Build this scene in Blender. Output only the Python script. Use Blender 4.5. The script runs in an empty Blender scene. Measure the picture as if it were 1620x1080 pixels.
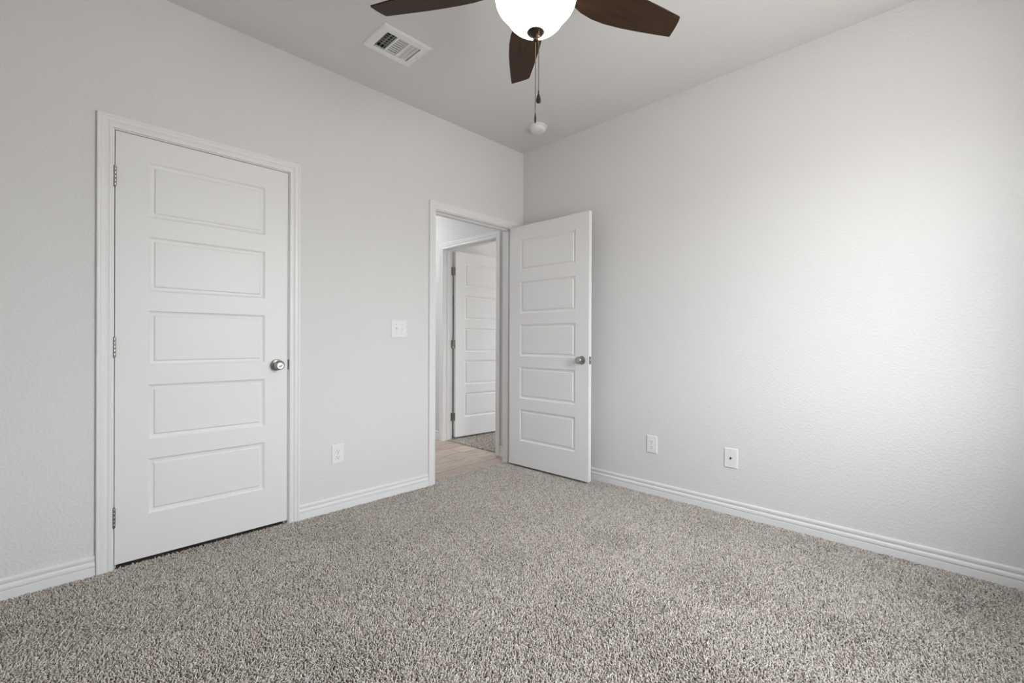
import bpy, bmesh, math, random
import numpy as np
from mathutils import Vector, Matrix

random.seed(7)
scene = bpy.context.scene
COL = scene.collection
PI = math.pi

# ------------------------------------------------------------------ camera, sky, exposure
F_PX, YAW, PITCH, ROLL = 721.97, 0.7792, -0.0011, 0.0040
CAM = Vector((-2.9757, -2.8068, 1.0674))
fw = Vector((math.cos(YAW) * math.cos(PITCH), math.sin(YAW) * math.cos(PITCH), math.sin(PITCH)))
rt = Vector((math.sin(YAW), -math.cos(YAW), 0.0))
up = rt.cross(fw)
rt, up = rt * math.cos(ROLL) + up * math.sin(ROLL), up * math.cos(ROLL) - rt * math.sin(ROLL)
cd = bpy.data.cameras.new('camera')
cd.sensor_width = 36.0
cd.lens = F_PX / 1620 * 36.0
cd.clip_start = 0.02
camera = bpy.data.objects.new('camera', cd)
camera.matrix_world = Matrix(((rt.x, up.x, -fw.x, CAM.x), (rt.y, up.y, -fw.y, CAM.y), (rt.z, up.z, -fw.z, CAM.z), (0, 0, 0, 1)))
COL.objects.link(camera)
scene.camera = camera

vs = scene.view_settings
vs.view_transform = 'Standard'
vs.look = 'None'
vs.gamma = 1.0
vs.use_curve_mapping = False
vs.exposure = 0.05

SKY_TOP = 29.0       # brightness the sky colours below are scaled by
HALL_LAMP = 21.0
BOWL = 5.0

# overcast sky over a paler street: (height of the direction, brightness share, colour)
SKY_STOPS = [(-1.0, 0.36, (1.0, 0.965, 0.93)), (-0.20, 0.35, (1.0, 0.965, 0.93)), (0.0, 0.38, (0.99, 0.97, 0.97)), (0.08, 0.50, (0.97, 0.97, 1.0)),
             (0.16, 0.74, (0.95, 0.965, 1.01)), (0.45, 0.78, (0.93, 0.955, 1.02)), (1.0, 0.76, (0.91, 0.945, 1.03))]
world = bpy.data.worlds.new('overcast_sky')
scene.world = world
world.use_nodes = True
nt = world.node_tree
nt.nodes.clear()
wo = nt.nodes.new('ShaderNodeOutputWorld')
bg = nt.nodes.new('ShaderNodeBackground')
tc = nt.nodes.new('ShaderNodeTexCoord')
sx = nt.nodes.new('ShaderNodeSeparateXYZ')
mr = nt.nodes.new('ShaderNodeMapRange')
sky = nt.nodes.new('ShaderNodeValToRGB')
nt.links.new(tc.outputs['Generated'], sx.inputs[0])
nt.links.new(sx.outputs['Z'], mr.inputs['Value'])
mr.inputs['From Min'].default_value = -1.0
mr.inputs['From Max'].default_value = 1.0
nt.links.new(mr.outputs['Result'], sky.inputs['Fac'])
els = sky.color_ramp.elements
while len(els) < len(SKY_STOPS):
    els.new(0.5)
for el, (zz, k, c) in zip(els, SKY_STOPS):
    el.position = (zz + 1) / 2
    el.color = (k * c[0], k * c[1], k * c[2], 1)
nt.links.new(sky.outputs['Color'], bg.inputs['Color'])
bg.inputs['Strength'].default_value = SKY_TOP
nt.links.new(bg.outputs[0], wo.inputs['Surface'])

# room sizes (metres): corner of the two visible walls at the origin
H = 2.743            # ceiling
T = 0.115            # wall thickness
XL, YB = -3.37, -3.32   # unseen left wall and window wall
WIN = (-1.90, -0.84, 0.89, 2.31)     # bedroom window: x0, x1, sill, head
WIN2 = (-0.75, 0.65, 0.66, 2.12)     # window of the room across the hall: y0, y1, sill, head
X2 = 3.3             # far wall of that room


def portal(name, loc, rot, sx_, sy_):
    l = bpy.data.lights.new(name, 'AREA')
    l.shape = 'RECTANGLE'
    l.size, l.size_y = sx_, sy_
    l.cycles.is_portal = True
    o = bpy.data.objects.new(name, l)
    o.location = loc
    o.rotation_euler = rot
    COL.objects.link(o)


portal('window_portal', ((WIN[0] + WIN[1]) / 2, YB - T - 0.01, (WIN[2] + WIN[3]) / 2), (PI / 2, 0, 0), WIN[1] - WIN[0], WIN[3] - WIN[2])
portal('far_window_portal', (X2 + T + 0.01, (WIN2[0] + WIN2[1]) / 2, (WIN2[2] + WIN2[3]) / 2), (PI / 2, 0, PI / 2), WIN2[1] - WIN2[0], WIN2[3] - WIN2[2])

# ------------------------------------------------------------------ materials
def new_mat(name):
    m = bpy.data.materials.new(name)
    m.use_nodes = True
    t = m.node_tree
    b = t.nodes['Principled BSDF']
    return m, t, b


def mat(name, col, rough=0.5, metal=0.0, spec=0.5, bump=None):
    m, t, b = new_mat(name)
    b.inputs['Base Color'].default_value = (*col, 1)
    b.inputs['Roughness'].default_value = rough
    b.inputs['Metallic'].default_value = metal
    b.inputs['Specular IOR Level'].default_value = spec
    if bump:
        scale, dist, detail, lo, hi = bump
        tcn = t.nodes.new('ShaderNodeTexCoord')
        n = t.nodes.new('ShaderNodeTexNoise')
        n.inputs['Scale'].default_value = scale
        n.inputs['Detail'].default_value = detail
        n.inputs['Roughness'].default_value = 0.55
        r = t.nodes.new('ShaderNodeMapRange')
        r.interpolation_type = 'SMOOTHSTEP'
        r.inputs['From Min'].default_value = lo
        r.inputs['From Max'].default_value = hi
        bp = t.nodes.new('ShaderNodeBump')
        bp.inputs['Distance'].default_value = dist
        bp.inputs['Strength'].default_value = 1.0
        t.links.new(tcn.outputs['Object'], n.inputs['Vector'])
        t.links.new(n.outputs['Fac'], r.inputs['Value'])
        t.links.new(r.outputs['Result'], bp.inputs['Height'])
        t.links.new(bp.outputs['Normal'], b.inputs['Normal'])
    return m


M = {}
M['wall'] = mat('orange_peel_wall_paint', (0.745, 0.738, 0.735), 0.75, spec=0.25, bump=(88, 0.0008, 3.0, 0.34, 0.70))
M['ceiling'] = mat('orange_peel_ceiling_paint', (0.755, 0.748, 0.742), 0.85, spec=0.2, bump=(75, 0.0006, 2.0, 0.42, 0.66))
M['trim'] = mat('semi_gloss_white_trim', (0.81, 0.805, 0.805), 0.38, spec=0.45)
M['door'] = mat('satin_white_door', (0.81, 0.805, 0.805), 0.42, spec=0.4, bump=(140, 0.00012, 3.0, 0.3, 0.7))
M['plastic'] = mat('white_plastic', (0.83, 0.825, 0.825), 0.32)
M['nickel'] = mat('satin_nickel', (0.40, 0.39, 0.37), 0.31, metal=1.0)
M['bronze'] = mat('oil_rubbed_bronze', (0.060, 0.040, 0.028), 0.40, metal=0.75)
M['brass'] = mat('antique_brass_chain', (0.42, 0.31, 0.16), 0.35, metal=1.0)
M['dark_cord'] = mat('dark_chain', (0.09, 0.085, 0.08), 0.5, metal=0.4)
M['fob'] = mat('black_fob', (0.012, 0.011, 0.010), 0.45)
M['hole'] = mat('dark_recess', (0.012, 0.012, 0.012), 0.9)
M['slot'] = mat('dark_slot', (0.03, 0.03, 0.03), 0.8)
M['vent'] = mat('white_enamel', (0.88, 0.875, 0.86), 0.40)
M['duct'] = mat('dark_duct', (0.05, 0.05, 0.05), 0.6)  # plain near-black colour for the inside of the duct boot
M['screw'] = mat('painted_screw', (0.62, 0.62, 0.61), 0.4)
M['backing'] = mat('carpet_backing', (0.14, 0.12, 0.10), 0.95, spec=0.1)
M['subfloor'] = mat('concrete_slab', (0.35, 0.34, 0.33), 0.9)


def wood_mat():
    m, t, b = new_mat('dark_walnut_blade')
    tcn = t.nodes.new('ShaderNodeTexCoord')
    mp = t.nodes.new('ShaderNodeMapping')
    mp.inputs['Scale'].default_value = (2.0, 34.0, 8.0)
    n = t.nodes.new('ShaderNodeTexNoise')
    n.inputs['Scale'].default_value = 3.0
    n.inputs['Detail'].default_value = 5
    cr = t.nodes.new('ShaderNodeValToRGB')
    cr.color_ramp.elements[0].position = 0.3
    cr.color_ramp.elements[0].color = (0.026, 0.0135, 0.0075, 1)
    cr.color_ramp.elements[1].position = 0.75
    cr.color_ramp.elements[1].color = (0.052, 0.027, 0.014, 1)
    t.links.new(tcn.outputs['Object'], mp.inputs[0])
    t.links.new(mp.outputs[0], n.inputs['Vector'])
    t.links.new(n.outputs['Fac'], cr.inputs[0])
    t.links.new(cr.outputs[0], b.inputs['Base Color'])
    b.inputs['Roughness'].default_value = 0.48
    b.inputs['Specular IOR Level'].default_value = 0.18
    return m


def carpet_mat(name, dark, mid, light):
    m, t, b = new_mat(name)
    at = t.nodes.new('ShaderNodeAttribute')
    at.attribute_name = 'yarn'
    cr = t.nodes.new('ShaderNodeValToRGB')
    e = cr.color_ramp.elements
    e[0].position, e[0].color = 0.0, (*dark, 1)
    e[1].position, e[1].color = 1.0, (*light, 1)
    k = e.new(0.45)
    k.color = (*mid, 1)
    t.links.new(at.outputs['Fac'], cr.inputs[0])
    t.links.new(cr.outputs[0], b.inputs['Base Color'])
    b.inputs['Roughness'].default_value = 0.9
    b.inputs['Specular IOR Level'].default_value = 0.15
    b.inputs['Sheen Weight'].default_value = 0.45
    return m


def tile_mat():
    m, t, b = new_mat('wood_look_plank_tile')
    tcn = t.nodes.new('ShaderNodeTexCoord')
    mp = t.nodes.new('ShaderNodeMapping')
    mp.inputs['Location'].default_value = (0.18, -0.035, 0)
    br = t.nodes.new('ShaderNodeTexBrick')
    br.offset = 0.36
    br.inputs['Scale'].default_value = 1.0
    br.inputs['Brick Width'].default_value = 0.61
    br.inputs['Row Height'].default_value = 0.203
    br.inputs['Mortar Size'].default_value = 0.003
    br.inputs['Color1'].default_value = (0.48, 0.395, 0.335, 1)
    br.inputs['Color2'].default_value = (0.37, 0.305, 0.26, 1)
    br.inputs['Mortar'].default_value = (0.17, 0.14, 0.12, 1)
    mp2 = t.nodes.new('ShaderNodeMapping')
    mp2.inputs['Scale'].default_value = (3.0, 16.0, 1.0)
    n = t.nodes.new('ShaderNodeTexNoise')
    n.inputs['Scale'].default_value = 2.0
    n.inputs['Detail'].default_value = 6
    cr = t.nodes.new('ShaderNodeValToRGB')
    cr.color_ramp.elements[0].position = 0.3
    cr.color_ramp.elements[0].color = (0.72, 0.70, 0.68, 1)
    cr.color_ramp.elements[1].position = 0.7
    cr.color_ramp.elements[1].color = (1.12, 1.10, 1.08, 1)
    mul = t.nodes.new('ShaderNodeMix')
    mul.data_type = 'RGBA'
    mul.blend_type = 'MULTIPLY'
    mul.inputs['Factor'].default_value = 1.0
    t.links.new(tcn.outputs['Object'], mp.inputs[0])
    t.links.new(mp.outputs[0], br.inputs['Vector'])
    t.links.new(tcn.outputs['Object'], mp2.inputs[0])
    t.links.new(mp2.outputs[0], n.inputs['Vector'])
    t.links.new(n.outputs['Fac'], cr.inputs[0])
    t.links.new(br.outputs['Color'], mul.inputs['A'])
    t.links.new(cr.outputs[0], mul.inputs['B'])
    t.links.new(mul.outputs['Result'], b.inputs['Base Color'])
    b.inputs['Roughness'].default_value = 0.40
    bp = t.nodes.new('ShaderNodeBump')
    bp.invert = True
    bp.inputs['Distance'].default_value = 0.002
    t.links.new(br.outputs['Fac'], bp.inputs['Height'])
    t.links.new(bp.outputs['Normal'], b.inputs['Normal'])
    return m


def glow_mat(name, col, strength, body=(0.9, 0.88, 0.84)):
    m, t, b = new_mat(name)
    b.inputs['Base Color'].default_value = (*body, 1)
    b.inputs['Roughness'].default_value = 0.25
    b.inputs['Emission Color'].default_value = (*col, 1)
    b.inputs['Emission Strength'].default_value = strength
    return m


def pane_mat():
    m = bpy.data.materials.new('clear_window_glass')
    m.use_nodes = True
    t = m.node_tree
    t.nodes.clear()
    o = t.nodes.new('ShaderNodeOutputMaterial')
    mixs = t.nodes.new('ShaderNodeMixShader')
    tr = t.nodes.new('ShaderNodeBsdfTransparent')
    tr.inputs['Color'].default_value = (0.97, 0.98, 0.97, 1)
    gl = t.nodes.new('ShaderNodeBsdfGlossy')
    gl.inputs['Roughness'].default_value = 0.02
    mixs.inputs['Fac'].default_value = 0.05
    t.links.new(tr.outputs[0], mixs.inputs[1])
    t.links.new(gl.outputs[0], mixs.inputs[2])
    t.links.new(mixs.outputs[0], o.inputs['Surface'])
    return m


M['blade'] = wood_mat()
M['carpet'] = carpet_mat('speckled_frieze_yarn', (0.22, 0.180, 0.150), (0.60, 0.530, 0.468), (0.88, 0.815, 0.745))
M['carpet_far'] = M['carpet']
M['tile'] = tile_mat()
M['bowl'] = glow_mat('frosted_lit_glass', (1.0, 0.90, 0.77), BOWL)
M['hall_diffuser'] = glow_mat('lit_hall_diffuser', (0.96, 0.98, 1.0), HALL_LAMP * 6)
M['pane'] = pane_mat()

# ------------------------------------------------------------------ mesh helpers
def box(bm, x0, x1, y0, y1, z0, z1):
    v = [bm.verts.new((x, y, z)) for x in (x0, x1) for y in (y0, y1) for z in (z0, z1)]
    for f in ((0, 1, 3, 2), (4, 6, 7, 5), (0, 4, 5, 1), (2, 3, 7, 6), (0, 2, 6, 4), (1, 5, 7, 3)):
        bm.faces.new([v[i] for i in f])
    return v


def rbox(bm, x0, x1, y0, y1, z0, z1, bev=0.002, seg=2):
    b2 = bmesh.new()
    box(b2, x0, x1, y0, y1, z0, z1)
    bmesh.ops.bevel(b2, geom=list(b2.edges), offset=bev, segments=seg, profile=0.5, affect='EDGES')
    merge(bm, b2)


def merge(bm, b2, mat4=None):
    if mat4 is not None:
        bmesh.ops.transform(b2, matrix=mat4, verts=list(b2.verts))
    me = bpy.data.meshes.new('tmp')
    b2.to_mesh(me)
    b2.free()
    bm.from_mesh(me)
    bpy.data.meshes.remove(me)


def lathe(bm, prof, n=40, axis='Z', off=(0, 0, 0)):
    """prof: list of (radius, height). axis 'Z' up or '-Y' (height runs towards -Y)."""
    def put(r, h, a):
        c, s = r * math.cos(a), r * math.sin(a)
        p = (c, s, h) if axis == 'Z' else (c, -h, s)
        return (p[0] + off[0], p[1] + off[1], p[2] + off[2])
    rings = []
    for r, h in prof:
        if r < 1e-6:
            rings.append([bm.verts.new(put(0, h, 0))])
        else:
            rings.append([bm.verts.new(put(r, h, 2 * PI * k / n)) for k in range(n)])
    for a, b in zip(rings, rings[1:]):
        for k in range(n):
            k2 = (k + 1) % n
            if len(a) == 1 and len(b) == 1:
                continue
            if len(a) == 1:
                bm.faces.new((a[0], b[k2], b[k]))
            elif len(b) == 1:
                bm.faces.new((a[k], a[k2], b[0]))
            else:
                bm.faces.new((a[k], a[k2], b[k2], b[k]))


def tube(bm, pts, r, n=8):
    prev = None
    for i, p in enumerate(pts):
        p = Vector(p)
        d = (Vector(pts[min(i + 1, len(pts) - 1)]) - Vector(pts[max(i - 1, 0)])).normalized()
        a = d.orthogonal().normalized()
        b = d.cross(a)
        ring = [bm.verts.new(p + r * (math.cos(2 * PI * k / n) * a + math.sin(2 * PI * k / n) * b)) for k in range(n)]
        if prev:
            for k in range(n):
                bm.faces.new((prev[k], prev[(k + 1) % n], ring[(k + 1) % n], ring[k]))
        else:
            bm.faces.new(ring[::-1])
        prev = ring
    bm.faces.new(prev)


def obj(name, bm, m, parent=None, angle=32, flat_above=None):
    bmesh.ops.recalc_face_normals(bm, faces=list(bm.faces))
    me = bpy.data.meshes.new(name)
    for f in bm.faces:
        f.smooth = flat_above is None or f.calc_area() < flat_above
    bm.to_mesh(me)
    bm.free()
    me.set_sharp_from_angle(angle=math.radians(angle))
    if flat_above is not None:
        for p in me.polygons:
            p.use_smooth = p.area < flat_above
    me.materials.append(m)
    o = bpy.data.objects.new(name, me)
    COL.objects.link(o)
    if parent:
        o.parent = parent
    return o


def tag(o, label, cat, group=None, kind=None):
    o['label'] = label
    o['category'] = cat
    if group:
        o['group'] = group
    if kind:
        o['kind'] = kind
    return o


def thing(name, label, cat, loc=(0, 0, 0), rotz=0.0, group=None, kind=None):
    o = bpy.data.objects.new(name, None)
    o.empty_display_size = 0.05
    o.location = loc
    o.rotation_euler = (0, 0, rotz)
    COL.objects.link(o)
    return tag(o, label, cat, group, kind)


def struct(name, bm, m, label, cat):
    return tag(obj(name, bm, m), label, cat, kind='structure')


def wall_with_holes(bm, a0, a1, z0, z1, holes, put):
    """Boxes of one wall around rectangular holes; put(bm, u0, u1, z0, z1) adds one box."""
    u = a0
    for (h0, h1, hz0, hz1) in sorted(holes):
        if h0 > u:
            put(bm, u, h0, z0, z1)
        if hz0 > z0:
            put(bm, h0, h1, z0, hz0)
        if hz1 < z1:
            put(bm, h0, h1, hz1, z1)
        u = h1
    if u < a1:
        put(bm, u, a1, z0, z1)


# ------------------------------------------------------------------ setting: walls, ceiling, floors
FZ = -0.012          # floor under the carpet pile
TZ = -0.012          # top of the hall tile
LEAF_T = 0.035
DH = 2.0436          # underside of head jambs
JT = 0.018           # jamb thickness
C0, C1 = -2.766, -1.996      # closet: jamb faces
B0, B1 = -0.950, -0.131      # bedroom doorway: jamb faces
G0, G1 = 0.345, 1.168        # doorway across the hall: jamb faces (along y)
HX = -1.15           # left side of the hall
HY = 4.2             # end of the hall
R2Y0, R2Y1 = -1.5, 1.30       # room across the hall


def hole(a, b):
    return (a - JT, b + JT, -0.2, DH + JT)


bm = bmesh.new()
wall_with_holes(bm, XL, 0, -0.2, H, [hole(C0, C1), hole(B0, B1)], lambda b, u0, u1, z0, z1: box(b, u0, u1, 0, T, z0, z1))
struct('wall_left', bm, M['wall'], 'textured light grey wall holding the closet door and the doorway', 'wall')
bm = bmesh.new()
wall_with_holes(bm, YB - T, HY + T, -0.2, H, [hole(G0, G1)], lambda b, u0, u1, z0, z1: box(b, 0, T, u0, u1, z0, z1))
struct('wall_right', bm, M['wall'], 'long textured light grey wall on the right, running on into the hall', 'wall')
bm = bmesh.new()
wall_with_holes(bm, XL - T, 0, -0.2, H, [WIN], lambda b, u0, u1, z0, z1: box(b, u0, u1, YB - T, YB, z0, z1))
struct('wall_back', bm, M['wall'], 'textured light grey window wall behind the camera', 'wall')
bm = bmesh.new()
box(bm, XL - T, XL, YB, T, -0.2, H)
struct('wall_side', bm, M['wall'], 'plain textured light grey wall beyond the left edge', 'wall')
# closet behind the closed door
bm = bmesh.new()
box(bm, XL - T, HX - T, 0.80, 0.80 + T, -0.2, H)
box(bm, XL - T, XL, T, 0.80, -0.2, H)
struct('wall_closet', bm, M['wall'], 'light grey inner walls of the closet behind the closed door', 'wall')
bm = bmesh.new()
box(bm, HX - T, HX, T, HY + T, -0.2, H)
struct('wall_hall_left', bm, M['wall'], 'light grey left wall of the hall beyond the doorway', 'wall')
bm = bmesh.new()
box(bm, HX, 0, HY, HY + T, -0.2, H)
struct('wall_hall_end', bm, M['wall'], 'light grey end wall of the hall', 'wall')
bm = bmesh.new()
box(bm, T, X2, R2Y1, R2Y1 + T, -0.2, H)
struct('wall_far_back', bm, M['wall'], 'light grey wall behind the open door across the hall', 'wall')
bm = bmesh.new()
box(bm, T, X2, R2Y0 - T, R2Y0, -0.2, H)
struct('wall_far_front', bm, M['wall'], 'light grey near wall of the room across the hall', 'wall')
bm = bmesh.new()
wall_with_holes(bm, R2Y0 - T, R2Y1 + T, -0.2, H, [WIN2], lambda b, u0, u1, z0, z1: box(b, X2, X2 + T, u0, u1, z0, z1))
struct('wall_far_window', bm, M['wall'], 'light grey window wall of the room across the hall', 'wall')
bm = bmesh.new()
VENT = (-1.590, -0.510, 0.302, 0.252)      # ceiling register: centre and size
vx0, vx1 = VENT[0] - 0.115, VENT[0] + 0.115
vy0, vy1 = VENT[1] - 0.085, VENT[1] + 0.085
box(bm, XL - T, vx0, YB - T, HY + T, H, H + 0.1)
box(bm, vx1, X2 + T, YB - T, HY + T, H, H + 0.1)
box(bm, vx0, vx1, YB - T, vy0, H, H + 0.1)
box(bm, vx0, vx1, vy1, HY + T, H, H + 0.1)
struct('ceiling', bm, M['ceiling'], 'textured light grey ceiling', 'ceiling')
bm = bmesh.new()
box(bm, XL - T, 0, YB - T, 0.060, -0.1, FZ)
struct('floor', bm, M['backing'], 'bedroom floor under the carpet pile', 'floor')
bm = bmesh.new()
box(bm, XL - T, HX - T, 0.060, 0.80, -0.1, FZ)
struct('floor_closet', bm, M['backing'], 'dark closet floor behind the closed door', 'floor')
bm = bmesh.new()
box(bm, HX - T, 0.050, 0.060, HY + T, -0.1, TZ)
struct('floor_hall', bm, M['tile'], 'brown wood-look plank tile floor of the hall', 'floor')
bm = bmesh.new()
box(bm, 0.050, X2 + T, R2Y0 - T, R2Y1 + T, -0.1, FZ)
struct('floor_far', bm, M['backing'], 'floor under the carpet of the room across the hall', 'floor')

# ------------------------------------------------------------------ door frames
CASING = [(0.0, 0.0), (0.0, 0.0085), (0.0015, 0.0100), (0.0135, 0.0108), (0.0150, 0.0095), (0.0200, 0.0085), (0.0260, 0.0105),
          (0.0290, 0.0130), (0.0420, 0.0142), (0.0432, 0.0133), (0.0445, 0.0148), (0.0475, 0.0165), (0.0510, 0.0170), (0.0545, 0.0165), (0.0570, 0.0145), (0.0570, 0.0)]


def casing_bm(u0, u1, ztop, put, zbot=-0.012, wr=None):
    """Mitred colonial casing round an opening; put(u, t, z) maps wall coordinates to the place."""
    bm = bmesh.new()
    secs = []
    for k in range(4):
        sec = []
        for w, t in CASING:
            ww = w
            u = (u0 - w) if k in (0, 1) else (u1 + ww)
            z = zbot if k in (0, 3) else ztop + w
            sec.append(bm.verts.new(put(u, t, z)))
        secs.append(sec)
    n = len(CASING)
    for a, b in zip(secs, secs[1:]):
        for i in range(n):
            j = (i + 1) % n
            bm.faces.new((a[i], a[j], b[j], b[i]))
    bm.faces.new(secs[0])
    bm.faces.new(secs[3])
    return bm


def door_frame(name, label, u0, u1, stop0, stop1, put, far=True, zbot=-0.016):
    """Casing, jamb and stop of one doorway. put(u, d, z): u along the wall, d into the wall from its face."""
    root = thing(name, label, 'door frame', kind='structure')
    root.location = put((u0 + u1) / 2, 0, 0)
    inv = Vector(root.location)

    def P(u, d, z):
        return tuple(Vector(put(u, d, z)) - inv)
    obj('casing', casing_bm(u0 - 0.005, u1 + 0.005, DH + 0.005, lambda u, t, z: P(u, -t, z), zbot), M['trim'], root, 25)
    if far:
        obj('casing', casing_bm(u0 - 0.005, u1 + 0.005, DH + 0.005, lambda u, t, z: P(u, T + t, z), zbot), M['trim'], root, 25)

    def pbox(bm, a0, a1, d0, d1, z0, z1):
        b2 = bmesh.new()
        v = box(b2, a0, a1, d0, d1, z0, z1)
        for q in v:
            q.co = P(*q.co)
        merge(bm, b2)
    bm = bmesh.new()
    pbox(bm, u0 - JT, u0, 0, T, zbot, DH + JT)
    pbox(bm, u1, u1 + JT, 0, T, zbot, DH + JT)
    pbox(bm, u0, u1, 0, T, DH, DH + JT)
    obj('jamb', bm, M['trim'], root)
    bm = bmesh.new()
    s = 0.011
    pbox(bm, u0, u0 + s, stop0, stop1, zbot, DH - s)
    pbox(bm, u1 - s, u1, stop0, stop1, zbot, DH - s)
    pbox(bm, u0, u1, stop0, stop1, DH - s, DH)
    obj('stop', bm, M['trim'], root)
    return root, P


frame1, P1 = door_frame('trim_1', 'white moulded frame around the closed closet door', C0, C1, 0.040, 0.075, lambda u, d, z: (u, d, z), far=False, zbot=-0.016)
frame2, P2 = door_frame('trim_2', 'white moulded frame of the open bedroom doorway', B0, B1, 0.040, 0.075, lambda u, d, z: (u, d, z))
frame3, P3 = door_frame('trim_3', 'white moulded frame of the doorway across the hall', G0, G1, 0.045, 0.078, lambda u, d, z: (d, u, z))

# ------------------------------------------------------------------ doors
PB = [0.2075, 0.5665, 0.9255, 1.2845, 1.6435]     # panel bottoms above the leaf's lower edge
PH = 0.266
STILE = 0.1225
RINGS = [(0.0, 0.0), (0.0015, 0.0012), (0.006, 0.0042), (0.010, 0.0066), (0.0135, 0.0074), (0.0215, 0.0076), (0.0232, 0.0062), (0.0252, 0.0036), (0.0275, 0.0026)]


def leaf_bm(W, HL):
    bm = bmesh.new()
    for side in (0, 1):
        def V(x, z, d):
            return bm.verts.new((x, d if side == 0 else LEAF_T - d, z))

        def quad(x0, x1, z0, z1):
            bm.faces.new([V(x0, z0, 0), V(x1, z0, 0), V(x1, z1, 0), V(x0, z1, 0)])
        quad(0, STILE, 0, HL)
        quad(W - STILE, W, 0, HL)
        zs = [0]
        for b in PB:
            zs += [b, b + PH]
        zs.append(HL)
        for k in range(0, len(zs), 2):
            quad(STILE, W - STILE, zs[k], zs[k + 1])
        for b in PB:
            prev = None
            for ins, d in RINGS:
                ring = [V(STILE + ins, b + ins, d), V(W - STILE - ins, b + ins, d), V(W - STILE - ins, b + PH - ins, d), V(STILE + ins, b + PH - ins, d)]
                if prev:
                    for i in range(4):
                        j = (i + 1) % 4
                        bm.faces.new((prev[i], prev[j], ring[j], ring[i]))
                prev = ring
            bm.faces.new(prev)
    # edges of the slab
    for (a, b) in (((0, 0), (W, 0)), ((W, 0), (W, HL)), ((W, HL), (0, HL)), ((0, HL), (0, 0))):
        bm.faces.new([bm.verts.new((a[0], 0, a[1])), bm.verts.new((b[0], 0, b[1])), bm.verts.new((b[0], LEAF_T, b[1])), bm.verts.new((a[0], LEAF_T, a[1]))])
    bmesh.ops.remove_doubles(bm, verts=list(bm.verts), dist=1e-5)
    return bm


ROSE = [(0.0, -0.001), (0.0325, -0.001), (0.0330, 0.003), (0.0315, 0.0065), (0.026, 0.009), (0.0150, 0.0105), (0.0, 0.0105)]
KNOB = [(0.0, 0.0105), (0.0118, 0.0105), (0.0112, 0.020), (0.0125, 0.027), (0.0185, 0.033), (0.0250, 0.0395), (0.0275, 0.046), (0.0268, 0.053),
        (0.0240, 0.0575), (0.0205, 0.0595), (0.0190, 0.0588), (0.010, 0.0600), (0.0, 0.0603)]


def add_knob(parent, x, z, back=True):
    for side in ((0, 1) if back else (0,)):
        bm = bmesh.new()
        lathe(bm, KNOB, 48, '-Y')
        k = obj('knob', bm, M['nickel'], parent, 40)
        k.location = (x, 0 if side == 0 else LEAF_T, z)
        k.rotation_euler = (0, 0, 0 if side == 0 else PI)
        bm = bmesh.new()
        lathe(bm, ROSE, 48, '-Y')
        obj('rosette', bm, M['nickel'], k, 40)


def add_hinge(parent, z, barrel_y, jamb_dir):
    """Butt hinge on the hinge edge (local x = 0): barrel, leaf on the door edge, leaf on the jamb."""
    hh = 0.089
    bm = bmesh.new()
    x0 = -0.0025
    for k in range(5):      # knuckles
        a = z - hh / 2 + k * hh / 5 + 0.0005
        lathe(bm, [(0.0, a), (0.0058, a), (0.0062, a + 0.0008), (0.0062, a + hh / 5 - 0.0018), (0.0058, a + hh / 5 - 0.001), (0.0, a + hh / 5 - 0.001)], 16, 'Z', (x0, barrel_y, 0))
    for s in (-1, 1):       # pin tips
        e = z + s * hh / 2
        lathe(bm, [(0.0, e - s * 0.001), (0.0042, e - s * 0.001), (0.0046, e + s * 0.002), (0.0028, e + s * 0.0045), (0.0, e + s * 0.005)], 14, 'Z', (x0, barrel_y, 0))
    h = obj('hinge', bm, M['nickel'], parent, 35)
    y0, y1 = sorted((barrel_y, LEAF_T * 0.5 + (0.013 if barrel_y < 0 else -0.013)))
    bm = bmesh.new()
    box(bm, -0.0012, 0.0008, y0, y1, z - hh / 2, z + hh / 2)
    obj('hinge_plate', bm, M['nickel'], h)
    if jamb_dir is not None:
        d = Vector(jamb_dir)
        bm = bmesh.new()
        p = Vector((x0, barrel_y, 0))
        nrm = Vector((-d.y, d.x, 0)) * 0.0012
        q = [p - nrm, p + nrm, p + d * 0.032 + nrm, p + d * 0.032 - nrm]
        lo = [bm.verts.new((v.x, v.y, z - hh / 2)) for v in q]
        hi = [bm.verts.new((v.x, v.y, z + hh / 2)) for v in q]
        bm.faces.new(lo[::-1])
        bm.faces.new(hi)
        for i in range(4):
            j = (i + 1) % 4
            bm.faces.new((lo[i], lo[j], hi[j], hi[i]))
        obj('hinge_plate', bm, M['nickel'], h)


def make_door(name, label, loc, rotz, W, barrel_y, jamb_dir):
    HL = 2.0246
    bm = leaf_bm(W, HL)
    d = obj(name, bm, M['door'], None, 28, 0.012)
    d.location = loc
    d.rotation_euler = (0, 0, rotz)
    tag(d, label, 'door', kind='structure')
    add_knob(d, W - 0.0605, 0.909)
    for z in (0.221, 1.015, 1.811):
        add_hinge(d, z, barrel_y, jamb_dir)
    bm = bmesh.new()        # latch face plate on the free edge
    box(bm, W - 0.001, W + 0.0010, 0.005, LEAF_T - 0.005, 0.909 - 0.029, 0.909 + 0.029)
    lp = obj('latch_plate', bm, M['nickel'], d)
    return d


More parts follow.
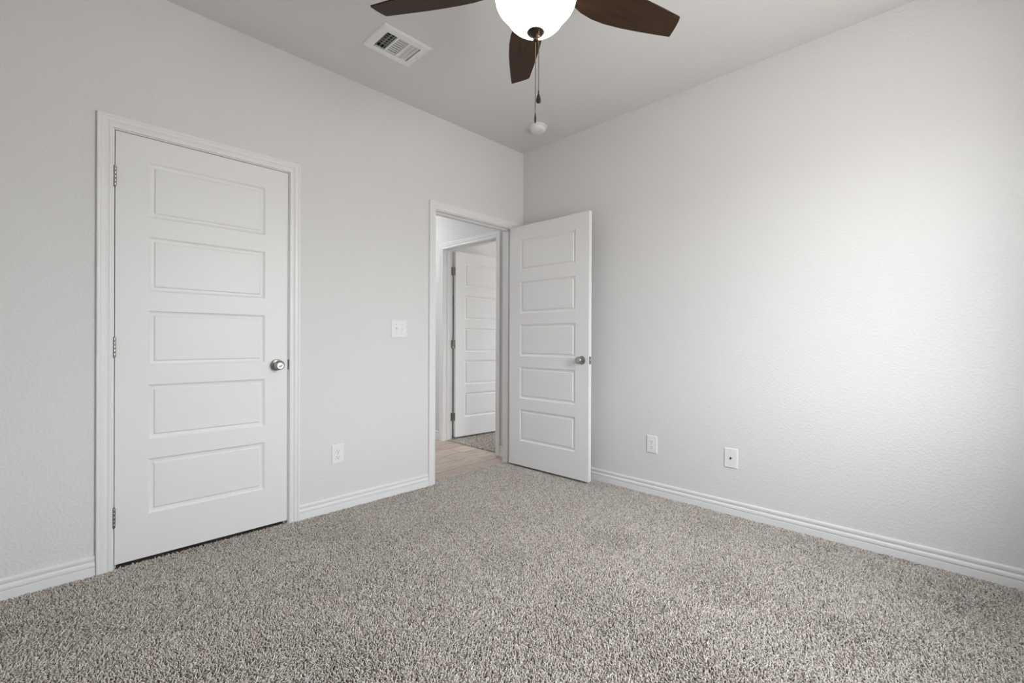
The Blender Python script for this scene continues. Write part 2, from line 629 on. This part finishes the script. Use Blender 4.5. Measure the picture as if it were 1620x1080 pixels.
door1 = make_door('door_1', 'closed white five-panel closet door with nickel knob', (-2.763, 0.0015, 0.016), 0, 0.764, -0.0075, None)
phi = math.radians(1.5)
pin = Vector((-0.134, -0.008, 0))
dv = Vector((math.sin(phi), -math.cos(phi), 0))
nv = Vector((-math.cos(phi), -math.sin(phi), 0))
loc = pin + dv * 0.003 + nv * 0.043 + Vector((0, 0, 0.016))
door2 = make_door('door_2', 'white five-panel bedroom door standing open against the right wall', loc, phi - PI / 2, 0.813, LEAF_T + 0.008,
                  (0, 1, 0))
bm = bmesh.new()        # latch bolt
lathe(bm, [(0.0, 0), (0.0085, 0), (0.0085, 0.006), (0.004, 0.010), (0.0, 0.010)], 20, 'Z')
bolt = obj('latch_bolt', bm, M['nickel'], door2)
bolt.location = (0.8135, LEAF_T / 2, 0.909)
bolt.rotation_euler = (0, PI / 2, 0)
th3 = math.radians(-4.0)
pin3 = Vector((T + 0.014, G1 - 0.003, 0))
d3 = Vector((math.cos(th3), math.sin(th3), 0))
n3 = Vector((math.sin(th3), -math.cos(th3), 0))
loc3 = pin3 + d3 * 0.003 + n3 * 0.043 + Vector((0, 0, 0.016))
door3 = make_door('door_3', 'white five-panel door with dark hinges seen open across the hall', loc3, th3, 0.813, LEAF_T + 0.008, (-math.cos(th3), math.sin(th3), 0))

# strike lip of the closet latch, on the frame; near-black paints the gap's shade
bm = bmesh.new()
b2 = bmesh.new()
v = box(b2, C1 - 0.0012, C1 + 0.002, -0.0020, 0.030, 0.925 - 0.029, 0.925 + 0.029)
for q in v:
    q.co = P1(*q.co)
merge(bm, b2)
obj('strike_plate', bm, M['slot'], frame1)
bm = bmesh.new()
b2 = bmesh.new()
v = box(b2, B0 - 0.002, B0 + 0.0012, -0.0020, 0.034, 0.925 - 0.029, 0.925 + 0.029)
for q in v:
    q.co = P2(*q.co)
merge(bm, b2)
obj('strike_plate', bm, M['nickel'], frame2)

# ------------------------------------------------------------------ baseboards
BASE = [(0.0, 0.0), (0.0, 0.0845), (0.0040, 0.0845), (0.0075, 0.0830), (0.0095, 0.0800), (0.0102, 0.0760), (0.0100, 0.0715), (0.0091, 0.0670), (0.0076, 0.0635),
        (0.0058, 0.0610), (0.0046, 0.0588), (0.0056, 0.0568), (0.0082, 0.0552), (0.0108, 0.0540), (0.0122, 0.0522), (0.0128, 0.0490), (0.0130, 0.0440), (0.0129, 0.0385),
        (0.0120, 0.0368), (0.0092, 0.0360), (0.0088, 0.0346), (0.0106, 0.0338), (0.0132, 0.0332), (0.0138, 0.0318), (0.0140, 0.0300), (0.0140, 0.0)]


def baseboard(name, label, a, b, put, zb=-0.016):
    bm = bmesh.new()
    s0, s1 = [], []
    for t, z in BASE:
        z = zb if z == 0.0 else z
        s0.append(bm.verts.new(put(a, t, z)))
        s1.append(bm.verts.new(put(b, t, z)))
    n = len(BASE)
    for i in range(n):
        j = (i + 1) % n
        bm.faces.new((s0[i], s0[j], s1[j], s1[i]))
    bm.faces.new(s0)
    bm.faces.new(s1)
    o = obj(name, bm, M['trim'], None, 50)
    return tag(o, label, 'baseboard', kind='structure')


yneg = lambda u, t, z: (u, -t, z)
xneg = lambda u, t, z: (-t, u, z)
baseboard('baseboard_left', 'white moulded baseboard at the far left, ending at the closet frame', XL + 0.014, C0 - 0.064, yneg)
baseboard('baseboard_left.001', 'white moulded baseboard between the closet frame and the doorway', C1 + 0.0625, B0 - 0.0625, yneg)
baseboard('baseboard_left.002', 'short white baseboard behind the open bedroom door', B1 + 0.0625, -0.014, yneg)
baseboard('baseboard_right', 'long white moulded baseboard along the right wall', YB, -0.001, xneg)
baseboard('baseboard_back', 'white baseboard under the window behind the camera', XL, -0.014, lambda u, t, z: (u, YB + t, z))
baseboard('baseboard_side', 'white baseboard of the unseen left wall', YB + 0.014, 0, lambda u, t, z: (XL + t, u, z))
baseboard('baseboard_hall', 'short white baseboard in the hall beyond the second doorway', G1 + 0.0625, HY, xneg, TZ)
baseboard('baseboard_hall.001', 'tiny white baseboard between the two doorways', T, G0 - 0.0625, xneg, TZ)
baseboard('baseboard_hall.002', 'white baseboard along the left side of the hall', T, HY, lambda u, t, z: (HX + t, u, z), TZ)

# ------------------------------------------------------------------ windows (behind the camera, and across the hall)
def window(name, label, u0, u1, z0, z1, put, inward):
    """put(u, d, z): d from the room face outwards."""
    root = thing(name, label, 'window', kind='structure')
    root.location = put((u0 + u1) / 2, 0, z0)
    base = Vector(root.location)

    def pb(bm, a0, a1, d0, d1, c0, c1):
        b2 = bmesh.new()
        v = box(b2, a0, a1, d0, d1, c0, c1)
        for q in v:
            q.co = Vector(put(*q.co)) - base
        merge(bm, b2)
    fwd = 0.032
    bm = bmesh.new()
    pb(bm, u0, u0 + fwd, 0.055, T - 0.005, z0, z1)
    pb(bm, u1 - fwd, u1, 0.055, T - 0.005, z0, z1)
    pb(bm, u0 + fwd, u1 - fwd, 0.055, T - 0.005, z0, z0 + fwd)
    pb(bm, u0 + fwd, u1 - fwd, 0.055, T - 0.005, z1 - fwd, z1)
    obj('window_frame', bm, M['plastic'], root)
    zm = (z0 + z1) / 2
    bm = bmesh.new()
    pb(bm, u0 + fwd, u1 - fwd, 0.065, T - 0.02, zm - 0.016, zm + 0.016)
    obj('meeting_rail', bm, M['plastic'], root)
    bm = bmesh.new()
    pb(bm, u0 - 0.03, u1 + 0.03, -0.022, 0.0549, z0 - 0.018, z0)
    obj('window_sill', bm, M['trim'], root)
    for c0, c1 in ((z0 + fwd, zm - 0.016), (zm + 0.016, z1 - fwd)):
        bm = bmesh.new()
        pb(bm, u0 + fwd, u1 - fwd, 0.080, 0.083, c0, c1)
        obj('pane', bm, M['pane'], root)
    return root


window('window_1', 'white sash window in the wall behind the camera', *WIN, lambda u, d, z: (u, YB - d, z), 1)
window('window_2', 'white sash window of the room across the hall', *WIN2, lambda u, d, z: (X2 + d, u, z), 1)

# ------------------------------------------------------------------ carpet pile
def carpet(name, label, rects, spacing, material, seed):
    rng = np.random.default_rng(seed)
    P = []
    for (x0, x1, y0, y1) in rects:
        nx, ny = max(1, int((x1 - x0) / spacing)), max(1, int((y1 - y0) / spacing))
        gx, gy = np.meshgrid(np.linspace(x0, x1, nx), np.linspace(y0, y1, ny))
        p = np.stack([gx.ravel(), gy.ravel()], 1) + rng.uniform(-0.5, 0.5, (nx * ny, 2)) * spacing
        p[:, 0] = np.clip(p[:, 0], x0 + 0.001, x1 - 0.001)
        p[:, 1] = np.clip(p[:, 1], y0 + 0.001, y1 - 0.001)
        P.append(p)
    P = np.concatenate(P)
    n = len(P)
    # every tuft leans its own way, plus a slow drift of the nap over the floor
    nap = np.zeros((n, 2))
    for k in range(14):
        q = rng.uniform(3, 16) * np.array([math.cos(k * 2.4), math.sin(k * 2.4)])
        nap += np.sin(P @ q + rng.uniform(0, 6.28))[:, None] * rng.normal(0, 1, 2)[None] * 0.0008
    la = rng.uniform(0, 2 * PI, n)
    lv = np.stack([np.cos(la), np.sin(la)], 1) * rng.uniform(0.001, 0.0080, n)[:, None] + nap + np.array([0.7, -0.7]) * 0.0022
    lean = np.arctan2(lv[:, 1], lv[:, 0])
    amt = np.hypot(lv[:, 0], lv[:, 1])
    ht = rng.uniform(0.0095, 0.0135, n)
    bend = rng.normal(0, 1.15, n)
    rad = rng.uniform(0.0024, 0.0036, n)
    rot = rng.uniform(0, 2 * PI, n)
    rings = [(0.0, 0.0, 0.80), (0.55, 0.30, 1.0), (0.90, 0.85, 0.85)]
    verts = np.zeros((n, 10, 3))
    for k, (hf, lf, rf) in enumerate(rings):
        a = lean + bend * lf
        cx = P[:, 0] + np.cos(a) * amt * lf
        cy = P[:, 1] + np.sin(a) * amt * lf
        cz = FZ + ht * hf
        for j in range(3):
            t = rot + 2 * PI * j / 3 + 0.7 * k
            verts[:, k * 3 + j, 0] = cx + np.cos(t) * rad * rf
            verts[:, k * 3 + j, 1] = cy + np.sin(t) * rad * rf
            verts[:, k * 3 + j, 2] = cz
    a = lean + bend
    verts[:, 9, 0] = P[:, 0] + np.cos(a) * amt * 1.25
    verts[:, 9, 1] = P[:, 1] + np.sin(a) * amt * 1.25
    verts[:, 9, 2] = FZ + ht
    tris = []
    for k in range(2):
        for j in range(3):
            j2 = (j + 1) % 3
            q = (k * 3 + j, k * 3 + j2, k * 3 + 3 + j2, k * 3 + 3 + j)
            tris.append((q[0], q[1], q[2]))
            tris.append((q[0], q[2], q[3]))
    for j in range(3):
        tris.append((6 + j, 6 + (j + 1) % 3, 9))
    tris = np.array(tris)
    nt_ = len(tris)
    idx = (np.arange(n)[:, None, None] * 10 + tris[None]).reshape(-1).astype(np.int32)
    me = bpy.data.meshes.new(name)
    me.vertices.add(n * 10)
    me.vertices.foreach_set('co', verts.reshape(-1).astype(np.float32))
    me.loops.add(len(idx))
    me.loops.foreach_set('vertex_index', idx)
    me.polygons.add(n * nt_)
    me.polygons.foreach_set('loop_start', np.arange(0, len(idx), 3, dtype=np.int32))
    me.polygons.foreach_set('use_smooth', np.ones(n * nt_, dtype=bool))
    at = me.attributes.new('yarn', 'FLOAT', 'POINT')
    sh = np.clip(rng.normal(0.58, 0.31, n), 0, 1)
    at.data.foreach_set('value', np.repeat(sh, 10).astype(np.float32))
    me.update(calc_edges=True)
    me.materials.append(material)
    o = bpy.data.objects.new(name, me)
    COL.objects.link(o)
    return tag(o, label, 'carpet', kind='stuff')


carpet('carpet', 'speckled grey-beige frieze carpet covering the bedroom floor', [(XL, -0.014, YB, -0.012), (B0 + 0.001, B1 - 0.001, -0.012, 0.060), (C0 + 0.001, C1 - 0.001, -0.012, 0.008)], 0.0060, M['carpet'], 3)
carpet('carpet.001', 'strip of brown-grey carpet seen through the doorway across the hall', [(0.052, 0.115, G0 + 0.001, G1 - 0.001), (0.115, 1.9, 0.1, 1.29)], 0.0085, M['carpet_far'], 5)

# ------------------------------------------------------------------ wall plates
def plate_bm(w, h, th=0.0058):
    bm = bmesh.new()
    b = 0.0045
    rings = [(0, 0.0), (0, 0.0020), (0.0012, 0.0038), (b, th)]
    prev = None
    for ins, d in rings:
        r = [bm.verts.new((sx_ * (w / 2 - ins), -d, sz_ * (h / 2 - ins))) for sx_, sz_ in ((-1, -1), (1, -1), (1, 1), (-1, 1))]
        if prev:
            for i in range(4):
                j = (i + 1) % 4
                bm.faces.new((prev[i], prev[j], r[j], r[i]))
        else:
            bm.faces.new(r)
        prev = r
    bm.faces.new(prev)
    return bm


def screw(parent, x, z, y=-0.0058):
    bm = bmesh.new()
    lathe(bm, [(0.0, 0), (0.0034, 0), (0.0032, 0.0008), (0.0018, 0.0013), (0.0, 0.0014)], 16, '-Y', (x, y, z))
    obj('screw', bm, M['screw'], parent)


def outlet(label, loc, rotz):
    r = thing('electrical_outlet', label, 'outlet', loc, rotz)
    obj('cover_plate', plate_bm(0.079, 0.122), M['plastic'], r, 20)
    for s in (-1, 1):
        zc = s * 0.0195
        bm = bmesh.new()
        # receptacle face: circle with flattened top and bottom
        pts = []
        for k in range(36):
            a = 2 * PI * k / 36
            x, z = 0.0172 * math.cos(a), max(-0.0142, min(0.0142, 0.0172 * math.sin(a)))
            pts.append((x, z))
        fr = [bm.verts.new((x, -0.0078, zc + z)) for x, z in pts]
        bk = [bm.verts.new((x * 1.03, -0.0050, zc + z * 1.03)) for x, z in pts]
        bm.faces.new(fr)
        for i in range(36):
            j = (i + 1) % 36
            bm.faces.new((fr[i], fr[j], bk[j], bk[i]))
        f = obj('receptacle', bm, M['plastic'], r, 30)
        bm = bmesh.new()
        box(bm, -0.0076, -0.0054, -0.0081, -0.0070, zc - 0.0015, zc + 0.0065)
        box(bm, 0.0054, 0.0074, -0.0081, -0.0070, zc - 0.0005, zc + 0.0060)
        lathe(bm, [(0.0, 0.0070), (0.0026, 0.0070), (0.0026, 0.0081), (0.0, 0.0081)], 14, '-Y', (0, 0, zc - 0.0080))
        obj('socket_slots', bm, M['slot'], f)
    screw(r, 0, 0)
    return r


outlet('white duplex outlet low on the wall beside the closet door', (-1.697, 0, 0.350), 0)
outlet('white duplex outlet low on the right wall beside the open door', (0, -1.256, 0.346), -PI / 2)

cx = thing('coaxial_wall_plate', 'white wall plate with one black cable jack on the right wall', 'wall plate', (0, -1.785, 0.346), -PI / 2)
obj('cover_plate', plate_bm(0.080, 0.122), M['plastic'], cx, 20)
bm = bmesh.new()
lathe(bm, [(0.0, 0.0055), (0.0062, 0.0055), (0.0062, 0.0085), (0.0050, 0.0095), (0.0045, 0.0070), (0.0, 0.0070)], 20, '-Y')
obj('cable_jack', bm, M['hole'], cx)
screw(cx, 0, 0.042)
screw(cx, 0, -0.042)

sw = thing('light_switch', 'white two-toggle light switch on the wall left of the doorway', 'light switch', (-1.260, 0, 1.148), 0)
obj('cover_plate', plate_bm(0.125, 0.121), M['plastic'], sw, 20)
for x, s in ((-0.023, 1), (0.023, -1)):
    bm = bmesh.new()
    rbox(bm, -0.0052, 0.0052, -0.0066, -0.0050, -0.0125, 0.0125, 0.0004, 1)
    c = obj('toggle_collar', bm, M['plastic'], sw)
    c.location = (x, 0, 0)
    bm = bmesh.new()
    v = box(bm, -0.0040, 0.0040, -0.0185, -0.0050, -0.0048, 0.0048)
    for q in v:
        if q.co.y < -0.01:
            q.co.x *= 0.8
            q.co.z = q.co.z * 0.7 + s * 0.0085
    bmesh.ops.bevel(bm, geom=list(bm.edges), offset=0.0008, segments=2, affect='EDGES')
    t = obj('toggle', bm, M['plastic'], sw)
    t.location = (x, 0, 0)
    for z in (-0.030, 0.030):
        screw(sw, x, z)

# ------------------------------------------------------------------ smoke detector
sd = thing('smoke_detector', 'round white smoke detector on the ceiling near the corner', 'smoke detector', (-0.302, -0.440, H))
bm = bmesh.new()
lathe(bm, [(0.0, 0.0), (0.070, 0.0), (0.0715, -0.003), (0.0705, -0.010), (0.066, -0.0125), (0.0, -0.0125)], 56)
obj('mounting_base', bm, M['plastic'], sd, 35)
bm = bmesh.new()
lathe(bm, [(0.0, -0.0125), (0.0600, -0.0125), (0.0600, -0.0145), (0.0625, -0.0150), (0.0630, -0.019), (0.0600, -0.031), (0.0555, -0.038), (0.046, -0.043), (0.028, -0.0455), (0.0, -0.046)], 56)
obj('housing', bm, M['plastic'], sd, 40)
bm = bmesh.new()
lathe(bm, [(0.0, -0.0440), (0.0165, -0.0438), (0.0165, -0.0480), (0.0130, -0.0500), (0.0100, -0.0488), (0.0, -0.0482)], 30, 'Z', (0.010, -0.024, 0))
obj('test_button', bm, M['plastic'], sd, 40)

# ------------------------------------------------------------------ ceiling register
vr = thing('air_vent', 'white rectangular air vent with three banks of slats on the ceiling', 'air vent', (VENT[0], VENT[1], H))
w, h = VENT[2] / 2, VENT[3] / 2
bm = bmesh.new()
ix, iy = 0.106, 0.078       # half size of the pierced area
zf = -0.009


def hrect(bm, x0, x1, y0, y1, z):
    return [bm.verts.new((x, y, z)) for x, y in ((x0, y0), (x1, y0), (x1, y1), (x0, y1))]


r0 = hrect(bm, -w, w, -h, h, 0.0)
r1 = hrect(bm, -w, w, -h, h, -0.0025)
r2 = hrect(bm, -w + 0.010, w - 0.010, -h + 0.010, h - 0.010, zf)
r3 = hrect(bm, -ix, ix, -iy, iy, zf)
r4 = hrect(bm, -ix, ix, -iy, iy, 0.004)
for a, b in ((r0, r1), (r1, r2), (r2, r3), (r3, r4)):
    for i in range(4):
        j = (i + 1) % 4
        bm.faces.new((a[i], a[j], b[j], b[i]))
# bars between the three banks
xb = [-0.036, 0.036]
for x in xb:
    box(bm, x - 0.0045, x + 0.0045, -iy, iy, zf, zf + 0.010)
obj('face_plate', bm, M['vent'], vr, 20)


def slat(bm, axis, c, a0, a1, tilt, width=0.020, z=zf):
    """One thin curved blade running along an axis, hanging in the opening."""
    n = 4
    prev = None
    for k in range(n + 1):
        s = k / n
        off = (s - 0.5) * width * math.cos(tilt) + 0.0015 * math.sin(PI * s)
        zz = z + 0.0006 + s * width * math.sin(tilt)
        for_ = []
        for e in (a0, a1):
            for dz in (0, 0.0011):
                for_.append(bm.verts.new((c + off, e, zz + dz) if axis == 'y' else (e, c + off, zz + dz)))
        if prev:
            bm.faces.new((prev[0], prev[2], for_[2], for_[0]))
            bm.faces.new((prev[1], prev[3], for_[3], for_[1]))
            bm.faces.new((prev[0], prev[1], for_[1], for_[0]))
            bm.faces.new((prev[2], prev[3], for_[3], for_[2]))
        else:
            bm.faces.new((for_[0], for_[1], for_[3], for_[2]))
        prev = for_
    bm.faces.new((prev[0], prev[1], prev[3], prev[2]))


bm = bmesh.new()
for c in (-0.093, -0.0715, -0.050):
    slat(bm, 'y', c, -iy, iy, math.radians(62))
obj('slat_bank', bm, M['vent'], vr, 60)
bm = bmesh.new()
for k in range(8):
    slat(bm, 'x', -0.066 + k * 0.0190, -0.0315, 0.0315, math.radians(110), 0.0078)
obj('slat_bank', bm, M['vent'], vr, 60)
bm = bmesh.new()
for c in (0.050, 0.0715, 0.093):
    slat(bm, 'y', c, -iy, iy, math.radians(140), 0.0155)
obj('slat_bank', bm, M['vent'], vr, 60)
bm = bmesh.new()
for k in range(7):
    y = -0.066 + k * 0.022
    box(bm, -ix, ix, y - 0.0008, y + 0.0008, 0.016, 0.025)
obj('damper', bm, M['screw'], vr)
bm = bmesh.new()            # duct boot above the ceiling, open at the bottom
for (x0, x1, y0, y1, z0, z1) in ((-0.114, -0.110, -0.084, 0.084, 0.001, 0.099), (0.110, 0.114, -0.084, 0.084, 0.001, 0.099),
                                 (-0.110, 0.110, -0.084, -0.080, 0.001, 0.099), (-0.110, 0.110, 0.080, 0.084, 0.001, 0.099), (-0.114, 0.114, -0.084, 0.084, 0.099, 0.103)):
    box(bm, x0, x1, y0, y1, z0, z1)
obj('duct_boot', bm, M['duct'], vr)
for x in (-w + 0.020, w - 0.020):
    bm = bmesh.new()
    lathe(bm, [(0.0, 0.0), (0.0038, 0.0), (0.0034, -0.0012), (0.0, -0.0018)], 14, 'Z', (x, 0, zf))
    obj('screw', bm, M['screw'], vr)

# ------------------------------------------------------------------ ceiling fan with light
FX, FY, BZ = -1.6865, -1.6525, 2.430
fan = thing('ceiling_fan', 'ceiling fan with dark walnut blades, lit frosted glass bowl and two pull chains', 'ceiling fan', (FX, FY, H))


def zl(z):
    return z - H


bm = bmesh.new()
lathe(bm, [(0.0, 0.0), (0.072, 0.0), (0.074, -0.006), (0.070, -0.025), (0.055, -0.045), (0.030, -0.056), (0.0, -0.056)], 48)
obj('canopy', bm, M['bronze'], fan, 35)
bm = bmesh.new()
lathe(bm, [(0.0, -0.05), (0.0135, -0.05), (0.0135, -0.13), (0.0, -0.13)], 24)
obj('downrod', bm, M['bronze'], fan)
bm = bmesh.new()
lathe(bm, [(0.0, -0.115), (0.035, -0.115), (0.040, -0.128), (0.075, -0.140), (0.118, -0.158), (0.132, -0.180), (0.132, -0.232), (0.122, -0.252), (0.105, -0.262), (0.100, -0.285),
           (0.085, -0.296), (0.0, -0.296)], 56)
obj('motor_housing', bm, M['bronze'], fan, 35)
bm = bmesh.new()
lathe(bm, [(0.0, -0.290), (0.060, -0.290), (0.062, -0.322), (0.105, -0.330), (0.128, -0.338), (0.130, -0.348), (0.122, -0.350), (0.0, -0.350)], 56)
obj('light_fitter', bm, M['bronze'], fan, 35)

# bowl: rolled shoulder, slight waist, then a round bottom; closed double wall
outer = [(0.120, 2.408), (0.136, 2.403), (0.1480, 2.392), (0.1535, 2.377), (0.1535, 2.361), (0.1500, 2.345), (0.1425, 2.3305), (0.1325, 2.3180), (0.1220, 2.3085), (0.1150, 2.3035),
         (0.1120, 2.2975), (0.1090, 2.2890), (0.1005, 2.2755), (0.0890, 2.2640), (0.0745, 2.2530), (0.0570, 2.2440), (0.0380, 2.2385), (0.0190, 2.2355), (0.0, 2.2350)]
bm = bmesh.new()
prof = [(r, zl(z)) for r, z in outer]
inner = [(max(0.0, r - 0.005) if r > 0 else 0.0, zl(z) + 0.005) for r, z in outer][::-1]
lathe(bm, prof + inner[0:], 72)
obj('glass_bowl', bm, M['bowl'], fan, 60)
bm = bmesh.new()
lathe(bm, [(0.0, zl(2.2352)), (0.0310, zl(2.2362)), (0.0330, zl(2.2345)), (0.0300, zl(2.2310)), (0.0200, zl(2.2260)), (0.0120, zl(2.2195)), (0.0088, zl(2.2120)), (0.0102, zl(2.2095)),
           (0.0102, zl(2.2030)), (0.0070, zl(2.2000)), (0.0, zl(2.1995))], 40)
obj('finial', bm, M['bronze'], fan, 40)


def blade_outline():
    lead = [(0.190, 0.050), (0.230, 0.066), (0.290, 0.079), (0.350, 0.083), (0.430, 0.0800), (0.520, 0.0715), (0.600, 0.0620), (0.668, 0.0530)]
    tip = [(0.672, 0.0505), (0.666, 0.0100), (0.659, -0.0200), (0.652, -0.0385)]
    trail = [(0.647, -0.0415), (0.560, -0.0520), (0.480, -0.0610), (0.400, -0.0670), (0.330, -0.0690), (0.270, -0.0670), (0.225, -0.0590), (0.190, -0.046)]
    return lead + tip + trail


def blade_bm():
    bm = bmesh.new()
    o = blade_outline()
    top = [bm.verts.new((x, y, 0.0028)) for x, y in o]
    bot = [bm.verts.new((x, y, -0.0028)) for x, y in o]
    bm.faces.new(top)
    bm.faces.new(bot[::-1])
    for i in range(len(o)):
        j = (i + 1) % len(o)
        bm.faces.new((top[i], bot[i], bot[j], top[j]))
    return bm


def bracket_bm():
    bm = bmesh.new()
    b2 = bmesh.new()
    o = [(0.085, 0.016), (0.14, 0.013), (0.19, 0.022), (0.235, 0.036), (0.262, 0.030), (0.272, 0.0), (0.262, -0.030), (0.235, -0.036), (0.19, -0.022), (0.14, -0.013), (0.085, -0.016)]

    def hz(x):
        return 0.0065 if x > 0.18 else 0.0065 + (0.18 - x) * 0.42
    top = [b2.verts.new((x, y, hz(x) + 0.005)) for x, y in o]
    bot = [b2.verts.new((x, y, hz(x) - 0.0034)) for x, y in o]
    b2.faces.new(top)
    b2.faces.new(bot[::-1])
    for i in range(len(o)):
        j = (i + 1) % len(o)
        b2.faces.new((top[i], bot[i], bot[j], top[j]))
    merge(bm, b2)
    return bm


PITCH_B = math.radians(-13)
blade0 = obj('blade', blade_bm(), M['blade'], fan, 30)
brk0 = obj('blade_bracket', bracket_bm(), M['bronze'], blade0, 30)
for k in range(5):
    if k == 0:
        bl = blade0
    else:
        bl = blade0.copy()
        COL.objects.link(bl)
        bl.parent = fan
        bk = brk0.copy()
        COL.objects.link(bk)
        bk.parent = bl
    bl.rotation_mode = 'XYZ'
    bl.matrix_local = Matrix.Translation((0, 0, zl(BZ))) @ Matrix.Rotation(math.radians(48.2 + 72 * k), 4, 'Z') @ Matrix.Rotation(PITCH_B, 4, 'X')


def chain(x, y, z0, zmid, z1, zend, turn):
    """Beaded brass chain, then a dark cord, then a flat teardrop fob."""
    bm = bmesh.new()
    z = z0
    while z > zmid:
        b2 = bmesh.new()
        bmesh.ops.create_icosphere(b2, subdivisions=1, radius=0.00165)
        merge(bm, b2, Matrix.Translation((x, y, zl(z))))
        z -= 0.0036
    c = obj('pull_chain', bm, M['brass'], fan, 60)
    bm = bmesh.new()
    lathe(bm, [(0.0, 0.004), (0.0026, 0.003), (0.0030, 0.0), (0.0026, -0.003), (0.0, -0.004)], 14, 'Z', (x, y, zl(zmid)))
    obj('chain_connector', bm, M['brass'], c, 50)
    bm = bmesh.new()
    tube(bm, [(x, y, zl(zmid - 0.003)), (x, y, zl(z1))], 0.0014, 8)
    obj('cord', bm, M['dark_cord'], c)
    bm = bmesh.new()
    L = z1 - zend
    prof = [(0.0, 0.0), (0.0022, -0.001), (0.0026, -0.008), (0.0022, -0.012), (0.0042, -0.017), (0.0066, -0.024), (0.0088, -0.032), (0.0096, -0.038), (0.0088, -0.044), (0.0060, -0.0485), (0.0, -0.0500)]
    lathe(bm, [(r, hh * L / 0.05) for r, hh in prof], 24)
    bmesh.ops.scale(bm, vec=(1.0, 0.42, 1.0), verts=list(bm.verts))
    f = obj('fob', bm, M['fob'], c, 50)
    f.location = (x, y, zl(z1))
    f.rotation_euler = (0, 0, turn)
    return c


chain(0.0, 0.0, 2.2010, 2.122, 1.947, 1.893, YAW)
chain(-0.0075, -0.0225, 2.2325, 2.205, 2.004, 1.955, YAW - PI / 2)

# ------------------------------------------------------------------ hall light
hl = thing('hall_ceiling_light', 'round flush lamp on the hall ceiling', 'ceiling light', (-0.62, 2.25, H))
bm = bmesh.new()
lathe(bm, [(0.0, 0.0), (0.150, 0.0), (0.152, -0.006), (0.148, -0.022), (0.138, -0.026), (0.0, -0.026)], 48)
obj('lamp_base', bm, M['bronze'], hl, 35)
bm = bmesh.new()
lathe(bm, [(0.0, -0.020), (0.136, -0.024), (0.134, -0.045), (0.115, -0.066), (0.075, -0.082), (0.0, -0.089)], 48)
obj('lamp_shade', bm, M['hall_diffuser'], hl, 60)
